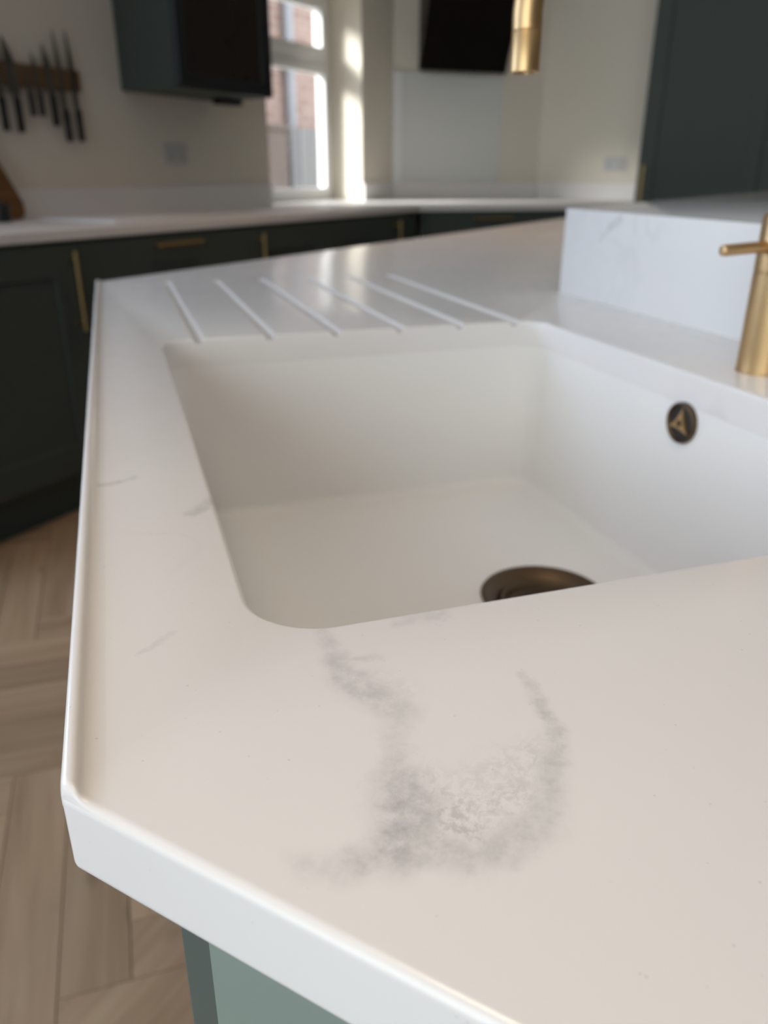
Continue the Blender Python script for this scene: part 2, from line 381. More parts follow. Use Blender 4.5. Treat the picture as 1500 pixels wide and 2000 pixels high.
def slab_rings(ringfn, z0, z1, r, rb=None, n=4):
    """list of (ring, z) round the edge from the top edge of the top face to the bottom"""
    out = []; rb = rb or r
    for i in range(n + 1):
        a = PI / 2 * i / n; out.append((ringfn(r * (1 - math.sin(a))), z1 - r * (1 - math.cos(a))))
    out.append((ringfn(0.0), z1 - r - 0.0006)); out.append((ringfn(0.0), z0 + rb + 0.0006))
    for i in range(n + 1):
        a = PI / 2 * i / n; out.append((ringfn(rb * (1 - math.cos(a))), z0 + rb * (1 - math.sin(a))))
    return out
def stone_slab(outer, radii, z0, z1, r, hole=None):
    b = bmesh.new()
    def wall(fn, r_bot=None):
        rings = slab_rings(fn, z0, z1, r, r_bot); R = [[b.verts.new((p[0], p[1], z)) for p in ring] for ring, z in rings]; n = len(R[0])
        for i in range(len(R) - 1):
            for j in range(n): b.faces.new((R[i][j], R[i][(j + 1) % n], R[i + 1][(j + 1) % n], R[i + 1][j]))
        return R[0], R[-1]
    T, B = wall(lambda t: roundpoly(outer, radii, t))
    if hole is None:
        b.faces.new(T); b.faces.new(B[::-1])
    else:
        hp, hr = hole
        T2, B2 = wall(lambda t: roundpoly(hp, hr, -t, 12), 0.0002)
        for A, C in ((T, T2), (B, B2)):
            es = []
            for ring in (A, C):
                for i in range(len(ring)): es.append(b.edges.get((ring[i], ring[(i + 1) % len(ring)])))
            bmesh.ops.triangle_fill(b, edges=es, use_beauty=True)
    return b
def wall_hole(axis, p0, p1, a0, a1, z0, z1, h0, h1, hz0, hz1):
    """wall with a rectangular opening; axis 'x': the wall runs along x between y=p0 and y=p1"""
    b = bmesh.new()
    def v(a, p, z): return b.verts.new((a, p, z) if axis == 'x' else (p, a, z))
    F = []
    for p in (p0, p1):
        O = [v(a0, p, z0), v(a1, p, z0), v(a1, p, z1), v(a0, p, z1)]; I = [v(h0, p, hz0), v(h1, p, hz0), v(h1, p, hz1), v(h0, p, hz1)]
        for i in range(4): b.faces.new((O[i], O[(i + 1) % 4], I[(i + 1) % 4], I[i]))
        F.append((O, I))
    for k in (0, 1):
        for i in range(4): b.faces.new((F[0][k][i], F[0][k][(i + 1) % 4], F[1][k][(i + 1) % 4], F[1][k][i]))
    return b

# ================================================================= SETTING
UD = Vector((4.79, YB, 0)).dot(U)                      # the diagonal wall lies on U = UD
YD = (UD - XR_ * U.x) / U.y                            # where it meets the right wall
T_ = 0.3
room_poly = [(XL, YF_), (XR_, YF_), (XR_, YD), (4.79, YB), (XL, YB)]
def wall_grid(xs, zs, holes, y0, y1):
    """wall along x made of one connected grid of cells, some of them open"""
    b = bmesh.new(); vv = {}
    def v(i, k, y):
        if (i, k, y) not in vv: vv[(i, k, y)] = b.verts.new((xs[i], y, zs[k]))
        return vv[(i, k, y)]
    solid = lambda i, k: 0 <= i < len(xs) - 1 and 0 <= k < len(zs) - 1 and (i, k) not in holes
    for i in range(len(xs) - 1):
        for k in range(len(zs) - 1):
            if not solid(i, k): continue
            for y in (y0, y1): b.faces.new((v(i, k, y), v(i + 1, k, y), v(i + 1, k + 1, y), v(i, k + 1, y)))
            for (di, dk, p, q) in ((-1, 0, (0, 0), (0, 1)), (1, 0, (1, 0), (1, 1)), (0, -1, (0, 0), (1, 0)), (0, 1, (0, 1), (1, 1))):
                if not solid(i + di, k + dk):
                    a_, c_ = (i + p[0], k + p[1]), (i + q[0], k + q[1])
                    b.faces.new((v(*a_, y0), v(*c_, y0), v(*c_, y1), v(*a_, y1)))
    return b
obj('wall_back', wall_grid([XL - T_, HX0, HX1, WX0, WX1, 4.99], [0, WZ0, HZ0, WZ1, HZ1, ZC], {(3, 1), (3, 2), (1, 2), (1, 3)}, YB, YB + T_), M['wall'], kind='structure')
obj('light_block_3', box(-3.6, -3.4, -5.0, 5.6, -0.15, ZC - 0.001), M['wall_warm'], kind='structure')      # unseen walls added to keep sky light out of the patio
obj('light_block_4', box(-3.399, 1.0, 5.4, 5.6, -0.15, ZC - 0.001), M['wall_warm'], kind='structure')  # second added wall against the sky light
obj('light_block_1', box(-5.0, 1.0, YB + T_ + 0.01, 5.6, ZC, ZC + 0.08), M['wall_warm'], kind='structure')       # unseen roof slab added to block the sun
obj('light_block_2', box(-5.0, XL - T_ - 0.01, -5.0, YB + T_ + 0.005, ZC, ZC + 0.08), M['wall_warm'], kind='structure')  # second added sun-blocking slab, over the patio side
obj('wall_left', wall_hole('y', XL, XL - T_, YF_ - T_, YB, 0, ZC, PY0, PY1, 0.002, PZ1), M['wall_warm'], kind='structure')
obj('wall_right', box(XR_, XR_ + T_, YF_ - T_, YD, 0, ZC), M['wall'], kind='structure')
obj('wall_front', box(XL, XR_, YF_ - T_, YF_, 0, ZC), M['wall_warm'], kind='structure')
a, c = Vector((4.79, YB)), Vector((XR_, YD)); nn = Vector((U.x, U.y)) * T_
obj('wall_diagonal', prism([a, c, c + nn, a + nn], 0, ZC), M['wall'], kind='structure')
obj('ceiling', box(XL - T_, XR_ + T_, YF_ - T_, YB + T_, ZC, ZC + 0.1), M['ceiling'], kind='structure')

# herringbone oak floor
floor = obj('floor', box(XL - T_, XR_ + T_, YF_ - T_, YB + T_, -0.06, -0.012), M['gap'], kind='structure')
def clip(poly, room):
    n = len(room)
    for i in range(n):
        a, b_ = Vector(room[i]), Vector(room[(i + 1) % n]); d = b_ - a; out = []
        side = lambda p: d.x * (p[1] - a.y) - d.y * (p[0] - a.x)
        for j in range(len(poly)):
            p, q = poly[j], poly[(j + 1) % len(poly)]; sp, sq = side(p), side(q)
            if sp >= 0: out.append(p)
            if (sp >= 0) != (sq >= 0):
                t = sp / (sp - sq); out.append((p[0] + (q[0] - p[0]) * t, p[1] + (q[1] - p[1]) * t))
        poly = out
        if len(poly) < 3: return None
    return poly
PW, PL, G = 0.100, 0.600, 0.0006
field = bmesh.new()
def in_penin(x, y):
    p = Vector((x, y, 0)); return p.x > 0.2 and y < 0.95 and p.dot(V) > 0.05
plank_me = {}
for i in range(-90, 91):
    for j in range(-10, 11):
        for hv in (0, 1):
            ox, oy = i * PW + j * PL + 0.74, i * PW - j * PL - 0.30
            if hv: x0, x1, y0, y1 = ox + PL, ox + PL + PW, oy + PW - PL, oy + PW
            else: x0, x1, y0, y1 = ox, ox + PL, oy, oy + PW
            cu, cv = (x0 + x1) / 2, (y0 + y1) / 2
            cp = uv(cu, cv)
            if not (XL - 0.5 < cp.x < XR_ + 0.5 and YF_ - 0.5 < cp.y < YB + 0.5): continue
            rect = [uv(a_, b_) for a_, b_ in ((x0 + G, y0 + G), (x0 + G, y1 - G), (x1 - G, y1 - G), (x1 - G, y0 + G))]
            rect = [(p.x, p.y) for p in rect]
            if sum(rect[k][0] * rect[(k + 1) % 4][1] - rect[(k + 1) % 4][0] * rect[k][1] for k in range(4)) < 0: rect = rect[::-1]
            pc = clip(rect, room_poly)
            if pc is None: continue
            near = -0.25 < cp.x < 2.3 and 0.1 < cp.y < 2.35 and not in_penin(cp.x, cp.y) and len(pc) == 4
            if near:
                o = bpy.data.objects.get('__none__')
                if hv not in plank_me:
                    lx, ly = PL / 2 - G, PW / 2 - G
                    bm = box(-lx, lx, -ly, ly, -0.012, 0.0, bev=0.0009, seg=1)
                    me = bpy.data.meshes.new('plank'); bmesh.ops.recalc_face_normals(bm, faces=bm.faces); bm.to_mesh(me); bm.free(); me.materials.append(M['oak'])
                    plank_me[0] = plank_me[1] = me
                o = bpy.data.objects.new('plank', plank_me[hv]); COL.objects.link(o); o.parent = floor
                o.location = (cp.x, cp.y, 0); o.rotation_euler = (0, 0, UVROT if not hv else UVROT - PI / 2)
            else:
                b2 = prism(pc, -0.012, 0.0); me = bpy.data.meshes.new('t'); b2.to_mesh(me); b2.free(); field.from_mesh(me); bpy.data.meshes.remove(me)
obj('plank_field', field, M['oak'], floor, kind='stuff')

# window in the back wall
WY0, WY1 = 2.865, 2.925
win = bpy.data.objects.new('window_1', None); COL.objects.link(win); win.location = (WX0, WY0, WZ0); win['kind'] = 'structure'
def wpart(name, x0, x1, y0, y1, z0, z1, mat, par=win, bev=0.004):
    o = obj(name, box(x0 - WX0, x1 - WX0, y0 - WY0, y1 - WY0, z0 - WZ0, z1 - WZ0, bev), mat, par); return o
fr = 0.055
wpart('frame_jamb', WX0, WX0 + fr, WY0, WY1, WZ0 + 0.002, WZ1, M['white'])
wpart('frame_jamb', WX1 - fr, WX1, WY0, WY1, WZ0 + 0.002, WZ1, M['white'])
wpart('frame_head', WX0 + fr, WX1 - fr, WY0, WY1, WZ1 - 0.06, WZ1, M['white'])
wpart('frame_sill', WX0 + fr, WX1 - fr, WY0, WY1, WZ0 + 0.002, WZ0 + 0.045, M['white'])
wpart('transom', WX0 + fr, WX1 - fr, WY0, WY1, 1.608, 1.665, M['white'])
sy0, sy1 = WY0 - 0.012, WY1 - 0.015
for nm, z0, z1 in (('vent_sash', 1.660, WZ1 - 0.055), ('lower_sash', WZ0 + 0.040, 1.612)):
    s = 0.050 if nm == 'vent_sash' else 0.034
    x0, x1 = WX0 + fr - 0.008, WX1 - fr + 0.008
    b = wall_hole('x', sy0 - WY0, sy1 - WY0, x0 - WX0, x1 - WX0, z0 - WZ0, z1 - WZ0, x0 + s - WX0, x1 - s - WX0, z0 + s - WZ0, z1 - s - WZ0)
    so = obj(nm, b, M['white'], win)
    g = wpart('glass_pane', x0 + s - 0.004, x1 - s + 0.004, sy0 + 0.02, sy0 + 0.026, z0 + s - 0.004, z1 - s + 0.004, M['glass'], so, 0)
    g.location = (0, 0, 0)
obj('window_sill', box(WX0, WX1, YB - 0.002, WY0 + 0.002, WZ0 - 0.018, WZ0 + 0.003, 0.002), M['stone_far'], win).location = (-WX0, -WY0, -WZ0)

# outside: ground, neighbour's brick wall, drainpipe, fence
obj('ground', box(-14, 16, -9, 12, -0.35, -0.15), M['paving'], kind='structure')
nh = tag(obj('neighbour_house', box(4.6, 11.5, 5.6, 6.2, -0.15, 5.2), M['brick']), 'red brick wall of the neighbouring house seen through the window', 'house')
nw = obj('house_window', wall_hole('x', 5.50, 5.60, 6.55, 7.32, 1.75, 3.1, 6.63, 7.24, 1.83, 3.02), M['white'], nh)
obj('pane', box(6.63, 7.24, 5.54, 5.56, 1.83, 3.02), M['blackglass'], nw)
dp = thing('drainpipe', 'grey drainpipe running down the brick wall outside the window', 'pipe', (7.74, 5.53, -0.15))
obj('pipe', tube([(0, 0, 0), (0, 0, 5.0)], 0.055, 16), M['pipe'], dp, 40)
for z in (0.8, 2.2, 3.8): obj('bracket', box(-0.08, 0.08, -0.062, 0.068, z, z + 0.05, 0.01), M['pipe'], dp)
fc = thing('garden_fence', 'grey board fence standing before the brick wall outside the window', 'fence', (7.12, 5.1, -0.15))
for k in range(10): obj('board', box(k * 0.16, k * 0.16 + 0.15, 0, 0.02, 0, 1.62, 0.004), M['fence'], fc)
obj('rail', box(0, 1.6, 0.02, 0.06, 1.2, 1.29, 0.005), M['fence'], fc); obj('rail', box(0, 1.6, 0.02, 0.06, 0.3, 0.39, 0.005), M['fence'], fc)

gp = thing('garden_post', 'brown wooden post beside the grey fence outside the window', 'post', (6.62, 5.0, -0.15))
obj('shaft', prism([(0, 0), (0.30, 0), (0.30, 0.18), (0, 0.18)], 0, 1.58, 0.01), M['postwood'], gp)
obj('cap', box(-0.02, 0.32, -0.02, 0.20, 1.58, 1.63, 0.01), M['postwood'], gp)

# ================================================================= PENINSULA
ZT, ZB = 0.900, 0.871
A0 = (0.1045, 0.1625); A1 = (0.8918, 1.0250)
FE = (3.25, 0.9990); LE = (3.25, 0.222)
UPF = 0.612                                      # face of the upstand (V)
k1 = uv(1.0495, UPF + 0.012); k2 = uv(0.20, UPF + 0.012)
outer = [A0, (0.1045, -1.3), (k2.x, -1.3), (k2.x, k2.y), (k1.x, k1.y), LE, FE, A1]
SU0, SU1, SV0, SV1 = 0.2545, 0.8440, 0.0345, 0.4665
hp = [uv(SU0, SV0), uv(SU0, SV1), uv(SU1, SV1), uv(SU1, SV0)]
def ccw(p):
    s = sum(p[i][0] * p[(i + 1) % len(p)][1] - p[(i + 1) % len(p)][0] * p[i][1] for i in range(len(p)))
    return list(p) if s > 0 else list(p)[::-1]
hp = ccw([(p.x, p.y) for p in hp]); outer = ccw(outer)
radii = [0.0045] * len(outer)
bm = stone_slab(outer, radii, ZB, ZT, 0.0030, (hp, [0.030] * 4))
slab = obj('stone_worktop', bm, M['stone'])
# drainer grooves cut into the top, running down into the sink
for gv in (0.072, 0.1475, 0.2205, 0.2950, 0.3680, 0.4370):
    rr = 0.0064
    a_ = uv(SU1 - 0.03, gv, ZT + rr - 0.0062); b_ = uv(1.318, gv, ZT + rr - 0.0034)
    d = (b_ - a_).normalized(); pth = [a_, b_]; rad = [rr, rr]
    for t in (0.4, 0.7, 0.9, 0.98): pth.append(b_ + d * rr * t); rad.append(rr * math.sqrt(1 - t * t))
    co = obj('cutter', tube(pth, rad, 24), None)
    md = slab.modifiers.new('b', 'BOOLEAN'); md.object = co; md.operation = 'DIFFERENCE'; md.solver = 'EXACT'
dg = bpy.context.evaluated_depsgraph_get()
me = bpy.data.meshes.new_from_object(slab.evaluated_get(dg)); slab.modifiers.clear(); slab.data = me
for o in [o for o in bpy.data.objects if o.name.startswith('cutter')]: bpy.data.objects.remove(o)
me.shade_smooth(); me.set_sharp_from_angle(angle=math.radians(28))
slab.name = 'stone_worktop'
tag(slab, 'white veined stone worktop around the sink with a cut-off corner and drainer grooves', 'worktop')
# raised lip along the cut-off front edge: (offset from edge, height)
prof = [(0.0007, -0.006), (0.0000, -0.0025), (0.0001, 0.0010), (0.0007, 0.0026), (0.0018, 0.0034), (0.0036, 0.0035), (0.0047, 0.0029), (0.0055, 0.0018), (0.0066, 0.0009), (0.0080, 0.0004), (0.0095, 0.00012), (0.0112, 0.00003), (0.0122, 0.00001), (0.0124, -0.003)]
ed = (Vector(A1) - Vector(A0)).normalized(); en = Vector((ed.y, -ed.x))
rings = []
Ltot = (Vector(A1) - Vector(A0)).length
for base, dirn, seq in ((Vector(A0), 1, ((0.0, 0.55), (0.0006, 0.80), (0.0014, 0.92), (0.0025, 1.0), (0.0042, 1.0), (0.03, 1.0), (0.2, 1.0), (0.5, 1.0))), (Vector(A1), -1, ((0.5, 1.0), (0.2, 1.0), (0.03, 1.0), (0.0042, 1.0), (0.0025, 1.0), (0.0014, 0.92), (0.0006, 0.80), (0.0, 0.55)))):
    for s, f_ in seq:
        ring = []
        for off, h in prof:
            x0 = 0.0003
            if dirn > 0: t = (x0 - en.x * off) / ed.x + s; dx = x0 + ed.x * s
            else: t = -((x0 + en.y * off) / ed.y + s); dx = x0 + ed.y * s
            drop = 0.0030 - math.sqrt(max(0.0, 0.0030 ** 2 - max(0.0, 0.0030 - dx) ** 2))   # follow the rounded slab edge
            p = base + ed * t + en * off; ring.append((p.x, p.y, ZT - drop + (h * f_ if h > 0 else h)))
        rings.append(ring)
obj('drip_lip', loft(rings), M['stone'], slab, 50)
# upstand behind the tap
ups = [uv(1.0495, UPF), uv(1.0495, UPF + 0.020), uv(0.20, UPF + 0.020), uv(0.20, UPF)]
obj('upstand', prism(ccw([(p.x, p.y) for p in ups]), ZT - 0.001, 1.0150, 0.0012), M['stone'], slab, 30)

# raised bar behind the upstand
bar = thing('raised_bar', 'raised stone ledge behind the upstand and tap, beside the tall cabinet', 'counter', (1.6, -0.1, 0))
o0 = Vector((1.6, -0.1, 0))
lp = [uv(1.062, UPF + 0.0205), Vector((3.25, 0.215, 0)), Vector((3.25, -0.30, 0)), Vector((1.55, -0.22, 0)), Vector((1.30, -0.75, 0)), uv(0.20, 0.90), uv(0.20, UPF + 0.0205)]
lp = [(p.x - o0.x, p.y - o0.y) for p in lp]
obj('ledge', prism(ccw(lp), 0.986, 1.0148, 0.0015), M['stone_ledge'], bar, 30)
bp_ = [Vector((1.30, 0.20, 0)), Vector((3.20, 0.12, 0)), Vector((3.20, -0.12, 0)), Vector((1.45, -0.06, 0))]
obj('support_panel', prism(ccw([(p.x - o0.x, p.y - o0.y) for p in bp_]), 0.0, 0.986, 0.002), M['green'], bar)

# sink bowl
sk = thing('undermount_sink', 'white rectangular undermount sink bowl let into the veined worktop', 'sink', tuple(uv(0.549, 0.25, 0)))
so = uv(0.549, 0.25, 0)
DU, DV, DR, ZF = 0.558, 0.338, 0.058, 0.7025
def bowl_ring(off, z, rc, n=12):
    p = [uv(SU0 - off, SV0 - off), uv(SU0 - off, SV1 + off), uv(SU1 + off, SV1 + off), uv(SU1 + off, SV0 - off)]
    p = ccw([(q.x, q.y) for q in p]); q = roundpoly(p, [rc] * 4, 0, n); out = []
    for i, a_ in enumerate(q):
        b_ = q[(i + 1) % len(q)]; out.append(a_)
        if i % (n + 1) == n:
            for t in range(1, 13): out.append((a_[0] + (b_[0] - a_[0]) * t / 13, a_[1] + (b_[1] - a_[1]) * t / 13))
    return [(x - so.x, y - so.y, z) for x, y in out]
rings = [bowl_ring(0.016, ZB - 0.010, 0.045), bowl_ring(0.016, ZB - 0.0001, 0.045), bowl_ring(0.0002, ZB - 0.0001, 0.030)]
for k in range(1, 6): rings.append(bowl_ring(0.0002 - 0.0090 * k / 5, ZB - 0.003 - (ZB - 0.003 - ZF - 0.010) * k / 5, 0.029 - 0.004 * k / 5))
for k in range(1, 7):
    a = PI / 2 * k / 6; rings.append(bowl_ring(-0.0088 - 0.010 * (1 - math.cos(a)), ZF + 0.010 - 0.010 * math.sin(a), 0.024 - 0.006 * k / 6))
last = rings[-1]; dc = uv(DU, DV) - so
def circ(r, z):
    out = []
    for p in last:
        d = Vector((p[0] - dc.x, p[1] - dc.y)); d.normalize(); out.append((dc.x + d.x * r, dc.y + d.y * r, z))
    return out
inner = circ(DR - 0.006, ZF - 0.0008)
for t in (0.3, 0.6, 0.85): rings.append([tuple(Vector(p).lerp(Vector(q), t)) for p, q in zip(last, inner)])
rings += [inner, circ(DR - 0.008, ZF - 0.012), circ(DR - 0.018, ZF - 0.05), circ(0.02, ZF - 0.06)]
obj('bowl', loft(rings, False, True), M['sink'], sk, 40)
df = obj('drain_flange', lathe([(0.0395, -0.0145), (DR - 0.0020, -0.0006), (DR, 0.0006), (DR - 0.0010, 0.0020), (DR - 0.0035, 0.0024), (DR - 0.0065, 0.0014), (0.0490, -0.0008), (0.0445, -0.0032), (0.0415, -0.0062), (0.0405, -0.0085)], 64, False, False), M['bronze'], sk, 40)
df.location = (dc.x, dc.y, ZF)
sbk = obj('strainer_basket', lathe([(0.0402, -0.0095), (0.0400, -0.0050), (0.0388, -0.0036), (0.0362, -0.0042), (0.0345, -0.0065), (0.0330, -0.0105), (0.0300, -0.0120), (0.008, -0.0122), (0.0075, -0.0075), (0.009, -0.0050), (0.006, -0.0028), (0.001, -0.0024)], 64, False, True), M['bronze'], df, 40)
hb = bmesh.new()
for ring_r, cnt in ((0.0130, 8), (0.0195, 12), (0.0265, 14)):
    for k in range(cnt):
        a = 2 * PI * k / cnt + ring_r * 100
        me_ = bpy.data.meshes.new('t'); lb = lathe([(0.0030, -0.0124), (0.0030, -0.0114)], 10, True, True, c=(ring_r * math.cos(a), ring_r * math.sin(a), 0)); lb.to_mesh(me_); lb.free(); hb.from_mesh(me_); bpy.data.meshes.remove(me_)
obj('strainer_holes', hb, M['dark'], df, kind='stuff')
# overflow
OU, OZ, OR_ = 0.5625, 0.8553, 0.0188
ovf = bpy.data.objects.new('overflow', None)
wallV = SV1 + 0.0012 - 0.010 * (ZB - 0.003 - OZ) / (ZB - 0.003 - ZF - 0.010) - 0.0021
rot = Matrix((U, Vector((0, 0, 1)), -V)).transposed()          # local x = U, y = up, z = out of the wall
def ovl(bm): bm.transform(rot.to_4x4()); return bm
op = uv(OU, wallV, OZ) - so
of = obj('overflow', ovl(lathe([(OR_ * 0.98, -0.003), (OR_, 0.0012), (OR_ * 0.97, 0.0032), (OR_ * 0.90, 0.0036), (OR_ * 0.84, 0.0026), (OR_ * 0.82, 0.0010), (OR_ * 0.80, 0.0004), (0.0005, 0.0004)], 56, False, True)), M['bronze'], sk, 40)
of.location = op
disc = obj('dark_recess', ovl(lathe([(OR_ * 0.80, 0.0002), (OR_ * 0.80, 0.0010), (0.0005, 0.0010)], 48, True, True)), M['dark'], of)
tri = []
for k in range(3):
    a = PI / 2 + 0.10 + k * 2 * PI / 3; b_ = a + 2 * PI / 3; r = OR_ * 0.74
    p, q = Vector((math.cos(a), math.sin(a))) * r, Vector((math.cos(b_), math.sin(b_))) * r
    mid = (p + q) / 2; 
    for t in range(6):
        s = t / 6; c_ = p.lerp(q, s) - mid.normalized() * (0.0016 * math.sin(PI * s)); tri.append((c_.x, c_.y))
obj('triangle_plate', ovl(prism(tri, 0.0012, 0.0034, 0.0004)), M['brass'], of)
obj('plate_screw', ovl(lathe([(0.0030, 0.0030), (0.0030, 0.0042), (0.0022, 0.0046), (0.0004, 0.0046)], 24)), M['bronze'], of, 40)

# tap
TU, TV = 0.551, 0.5300
tp = thing('kitchen_tap', 'brushed brass kitchen tap with arched spout standing behind the sink', 'tap', tuple(uv(TU, TV, ZT)), UVROT)
# local axes of the tap: x along U, y = -V (towards the user)
TR = 0.0208
obj('tap_body', lathe([(TR + 0.0006, 0.0002), (TR + 0.0006, 0.0012), (TR, 0.0018), (TR, 0.0836), (TR - 0.0006, 0.0842)], 64), M['brass'], tp, 40)
obj('lever_collar', lathe([(TR - 0.0006, 0.0842), (TR - 0.0006, 0.0850), (TR, 0.0856), (TR, 0.128), (TR - 0.0008, 0.1300), (TR - 0.006, 0.1305)], 64), M['brass'], tp, 40)
lz = 0.1052
obj('lever', tube([(0, TR - 0.004, lz), (0, TR + 0.016, lz - 0.0008), (0, TR + 0.0405, lz - 0.0022), (0, TR + 0.0415, lz - 0.0023), (0, TR + 0.042, lz - 0.0023)], [0.0046, 0.0046, 0.0046, 0.0042, 0.0034], 24), M['brass'], tp, 40)
SVv = 0.2795; sy = TV - SVv; SR = 0.0099
arch = [(0, sy, 0.2478), (0, sy, 0.262), (0, sy - 0.004, 0.283), (0, sy - 0.018, 0.309), (0, sy - 0.050, 0.340), (0, sy - 0.095, 0.358), (0, sy - 0.150, 0.358), (0, 0.060, 0.338), (0, 0.018, 0.300), (0, 0.002, 0.255), (0, 0, 0.22), (0, 0, 0.1302)]
obj('spout', tube(bez(arch, 8), SR, 32), M['brass'], tp, 40)
obj('spout_tip', lathe([(0.0070, 0.2262), (0.0072, 0.2224), (SR - 0.0006, 0.2224), (SR, 0.2230), (SR, 0.2468), (SR - 0.0005, 0.2474), (SR - 0.0005, 0.2480)], 48, True, True, c=(0, sy, 0)), M['brass'], tp, 40)

# ---------------------------------------------------------------- cabinets
def shaker(x0, x1, z0, z1, th=0.020, frame=0.095, rec=0.007):
    """a framed door front in local axes: x across, -y out of the face (face at y=0), z up"""
    b = bmesh.new(); c = 0.003
    def rect(a0, a1, b0, b1, y): return [b.verts.new(p) for p in ((a0, y, b0), (a1, y, b0), (a1, y, b1), (a0, y, b1))]
    R = [rect(x0, x1, z0, z1, th), rect(x0, x1, z0, z1, 0.0012), rect(x0 + 0.0012, x1 - 0.0012, z0 + 0.0012, z1 - 0.0012, 0),
         rect(x0 + frame, x1 - frame, z0 + frame, z1 - frame, 0), rect(x0 + frame + c, x1 - frame - c, z0 + frame + c, z1 - frame - c, rec)]
    for i in range(4):
        for k in range(4): b.faces.new((R[i][k], R[i][(k + 1) % 4], R[i + 1][(k + 1) % 4], R[i + 1][k]))
    b.faces.new(R[0][::-1]); b.faces.new(R[4]); return b
def flat_front(x0, x1, z0, z1, th=0.020): return box(x0, x1, 0, th, z0, z1, 0.0012)
def handle(parent, x, z, length, vertical=True):
    r = 0.0062; o = 0.034; h = length / 2
    d = Vector((0, 0, 1)) if vertical else Vector((1, 0, 0)); c = Vector((x, -o, z))
    b = tube([c - d * h, c - d * (h - 0.001), c + d * (h - 0.001), c + d * h], [r - .0012, r, r, r - .0012], 14)
    for s in (-1, 1):
        q = c + d * s * (h - 0.022); t = tube([q, q + Vector((0, o, 0))], 0.0045, 10)
        me_ = bpy.data.meshes.new('t'); t.to_mesh(me_); t.free(); b.from_mesh(me_); bpy.data.meshes.remove(me_)
    return obj('handle', b, M['brass_h'], parent, 40)
def base_unit(label, loc, rotz, width, depth, fronts, group=None, zt=0.866, cat='cabinet', plinth=True, plan=None, paint='green'):
    t = thing('base_cabinet', label, cat, loc, rotz, group)
    obj('carcass', prism(plan, 0.15, zt) if plan else box(0.0008, width - 0.0008, 0.022, depth, 0.15, zt, 0.001), M[paint], t)
    if plinth: obj('plinth', box(0, width, 0.072, 0.090, 0.0, 0.1495, 0.0), M['green_d'], t)
    for f in fronts:
        kind, x0, x1, z0, z1, hd = f
        if kind == 'door': o = obj('door', shaker(x0 + .0015, x1 - .0015, z0, z1), M[paint], t)
        elif kind == 'drawer': o = obj('drawer_front', flat_front(x0 + .0015, x1 - .0015, z0, z1), M[paint], t)
        else: o = obj('filler_panel', flat_front(x0 + .001, x1 - .001, z0, z1), M[paint], t)
        if hd: handle(o, *hd)
    return t

# peninsula leg on the right of the picture foot: door face on x = 0.124
FX = 0.124
def leg_unit(label, y1, width, hand, plan=None):
    return base_unit(label, (FX, y1, 0), -PI / 2, width, 0.45, [('door', 0, width, 0.152, 0.862, hand)], plan=plan, paint='sage')
leg_unit('sage green base cabinet under the near front edge of the veined worktop', 0.1349, 0.60, (0.555, 0.72, 0.22, True), [(0.001, 0.022), (0.599, 0.022), (0.599, 0.45), (0.420, 0.45), (0.001, 0.042)])
sc_t = thing('sink_cabinet', 'sage green corner cabinet under the sink and the cut-off worktop edge', 'cabinet', tuple(uv(0.19, 0, 0)))
so2 = uv(0.19, 0, 0)
f0 = Vector((FX + 0.012, 0.1362)); f1 = Vector((FX + 0.012, 0.1580))
obj('corner_post', prism([(f0.x - so2.x, f0.y - so2.y), (f0.x + 0.03 - so2.x, f0.y - so2.y), (f0.x + 0.03 - so2.x, f0.y + 0.045 - so2.y), (f1.x - so2.x, f1.y - so2.y)][::1], 0.0, 0.866, 0.0008), M['green_post'], sc_t)
dpn = [uv(0.222, -0.006), uv(1.335, -0.006), uv(1.335, 0.014), uv(0.222, 0.014)]
obj('front_panel', prism(ccw([(p.x - so2.x, p.y - so2.y) for p in dpn]), 0.15, 0.866, 0.001), M['green'], sc_t)
base_unit('sage green base cabinet under the drainer end of the peninsula worktop', (3.22, 0.975, 0), PI, 1.05, 0.60, [('door', 0, 0.525, 0.152, 0.862, (0.48, 0.72, 0.22, True)), ('door', 0.525, 1.05, 0.152, 0.862, (0.57, 0.72, 0.22, True))])

# back run along the window wall: door faces on y = 2.05
FY = 2.050; BD = YB - FY - 0.004
def back(label, x0, x1, fronts): return base_unit(label, (x0, FY, 0), 0, x1 - x0, BD, fronts)
zb0, zb1 = 0.152, 0.862
back('dark green base cabinet at the left frame edge with vertical brass handle at its right', 0.95, 1.735, [('door', 0, 0.785, zb0, zb1, (0.742, 0.722, 0.235, True))])
back('dark green drawer unit under the white board, with a horizontal brass handle', 1.735, 2.565, [('drawer', 0, 0.83, 0.700, zb1, (0.415, 0.832, 0.225, False)), ('drawer', 0, 0.83, 0.428, 0.697, (0.415, 0.60, 0.225, False)), ('drawer', 0, 0.83, zb0, 0.425, (0.415, 0.33, 0.225, False))])
back('dark green base cabinet right of the drawer unit, vertical handle on its left side', 2.565, 3.13, [('door', 0, 0.565, zb0, zb1, (0.045, 0.722, 0.235, True))])
back('dark green plain base cabinet below the left half of the window', 3.13, 3.69, [('door', 0, 0.56, zb0, zb1, None)])
back('dark green narrow base cabinet next to the corner cooker, with vertical handle', 3.69, 3.975, [('door', 0, 0.28, zb0, zb1, (0.045, 0.722, 0.235, True))])
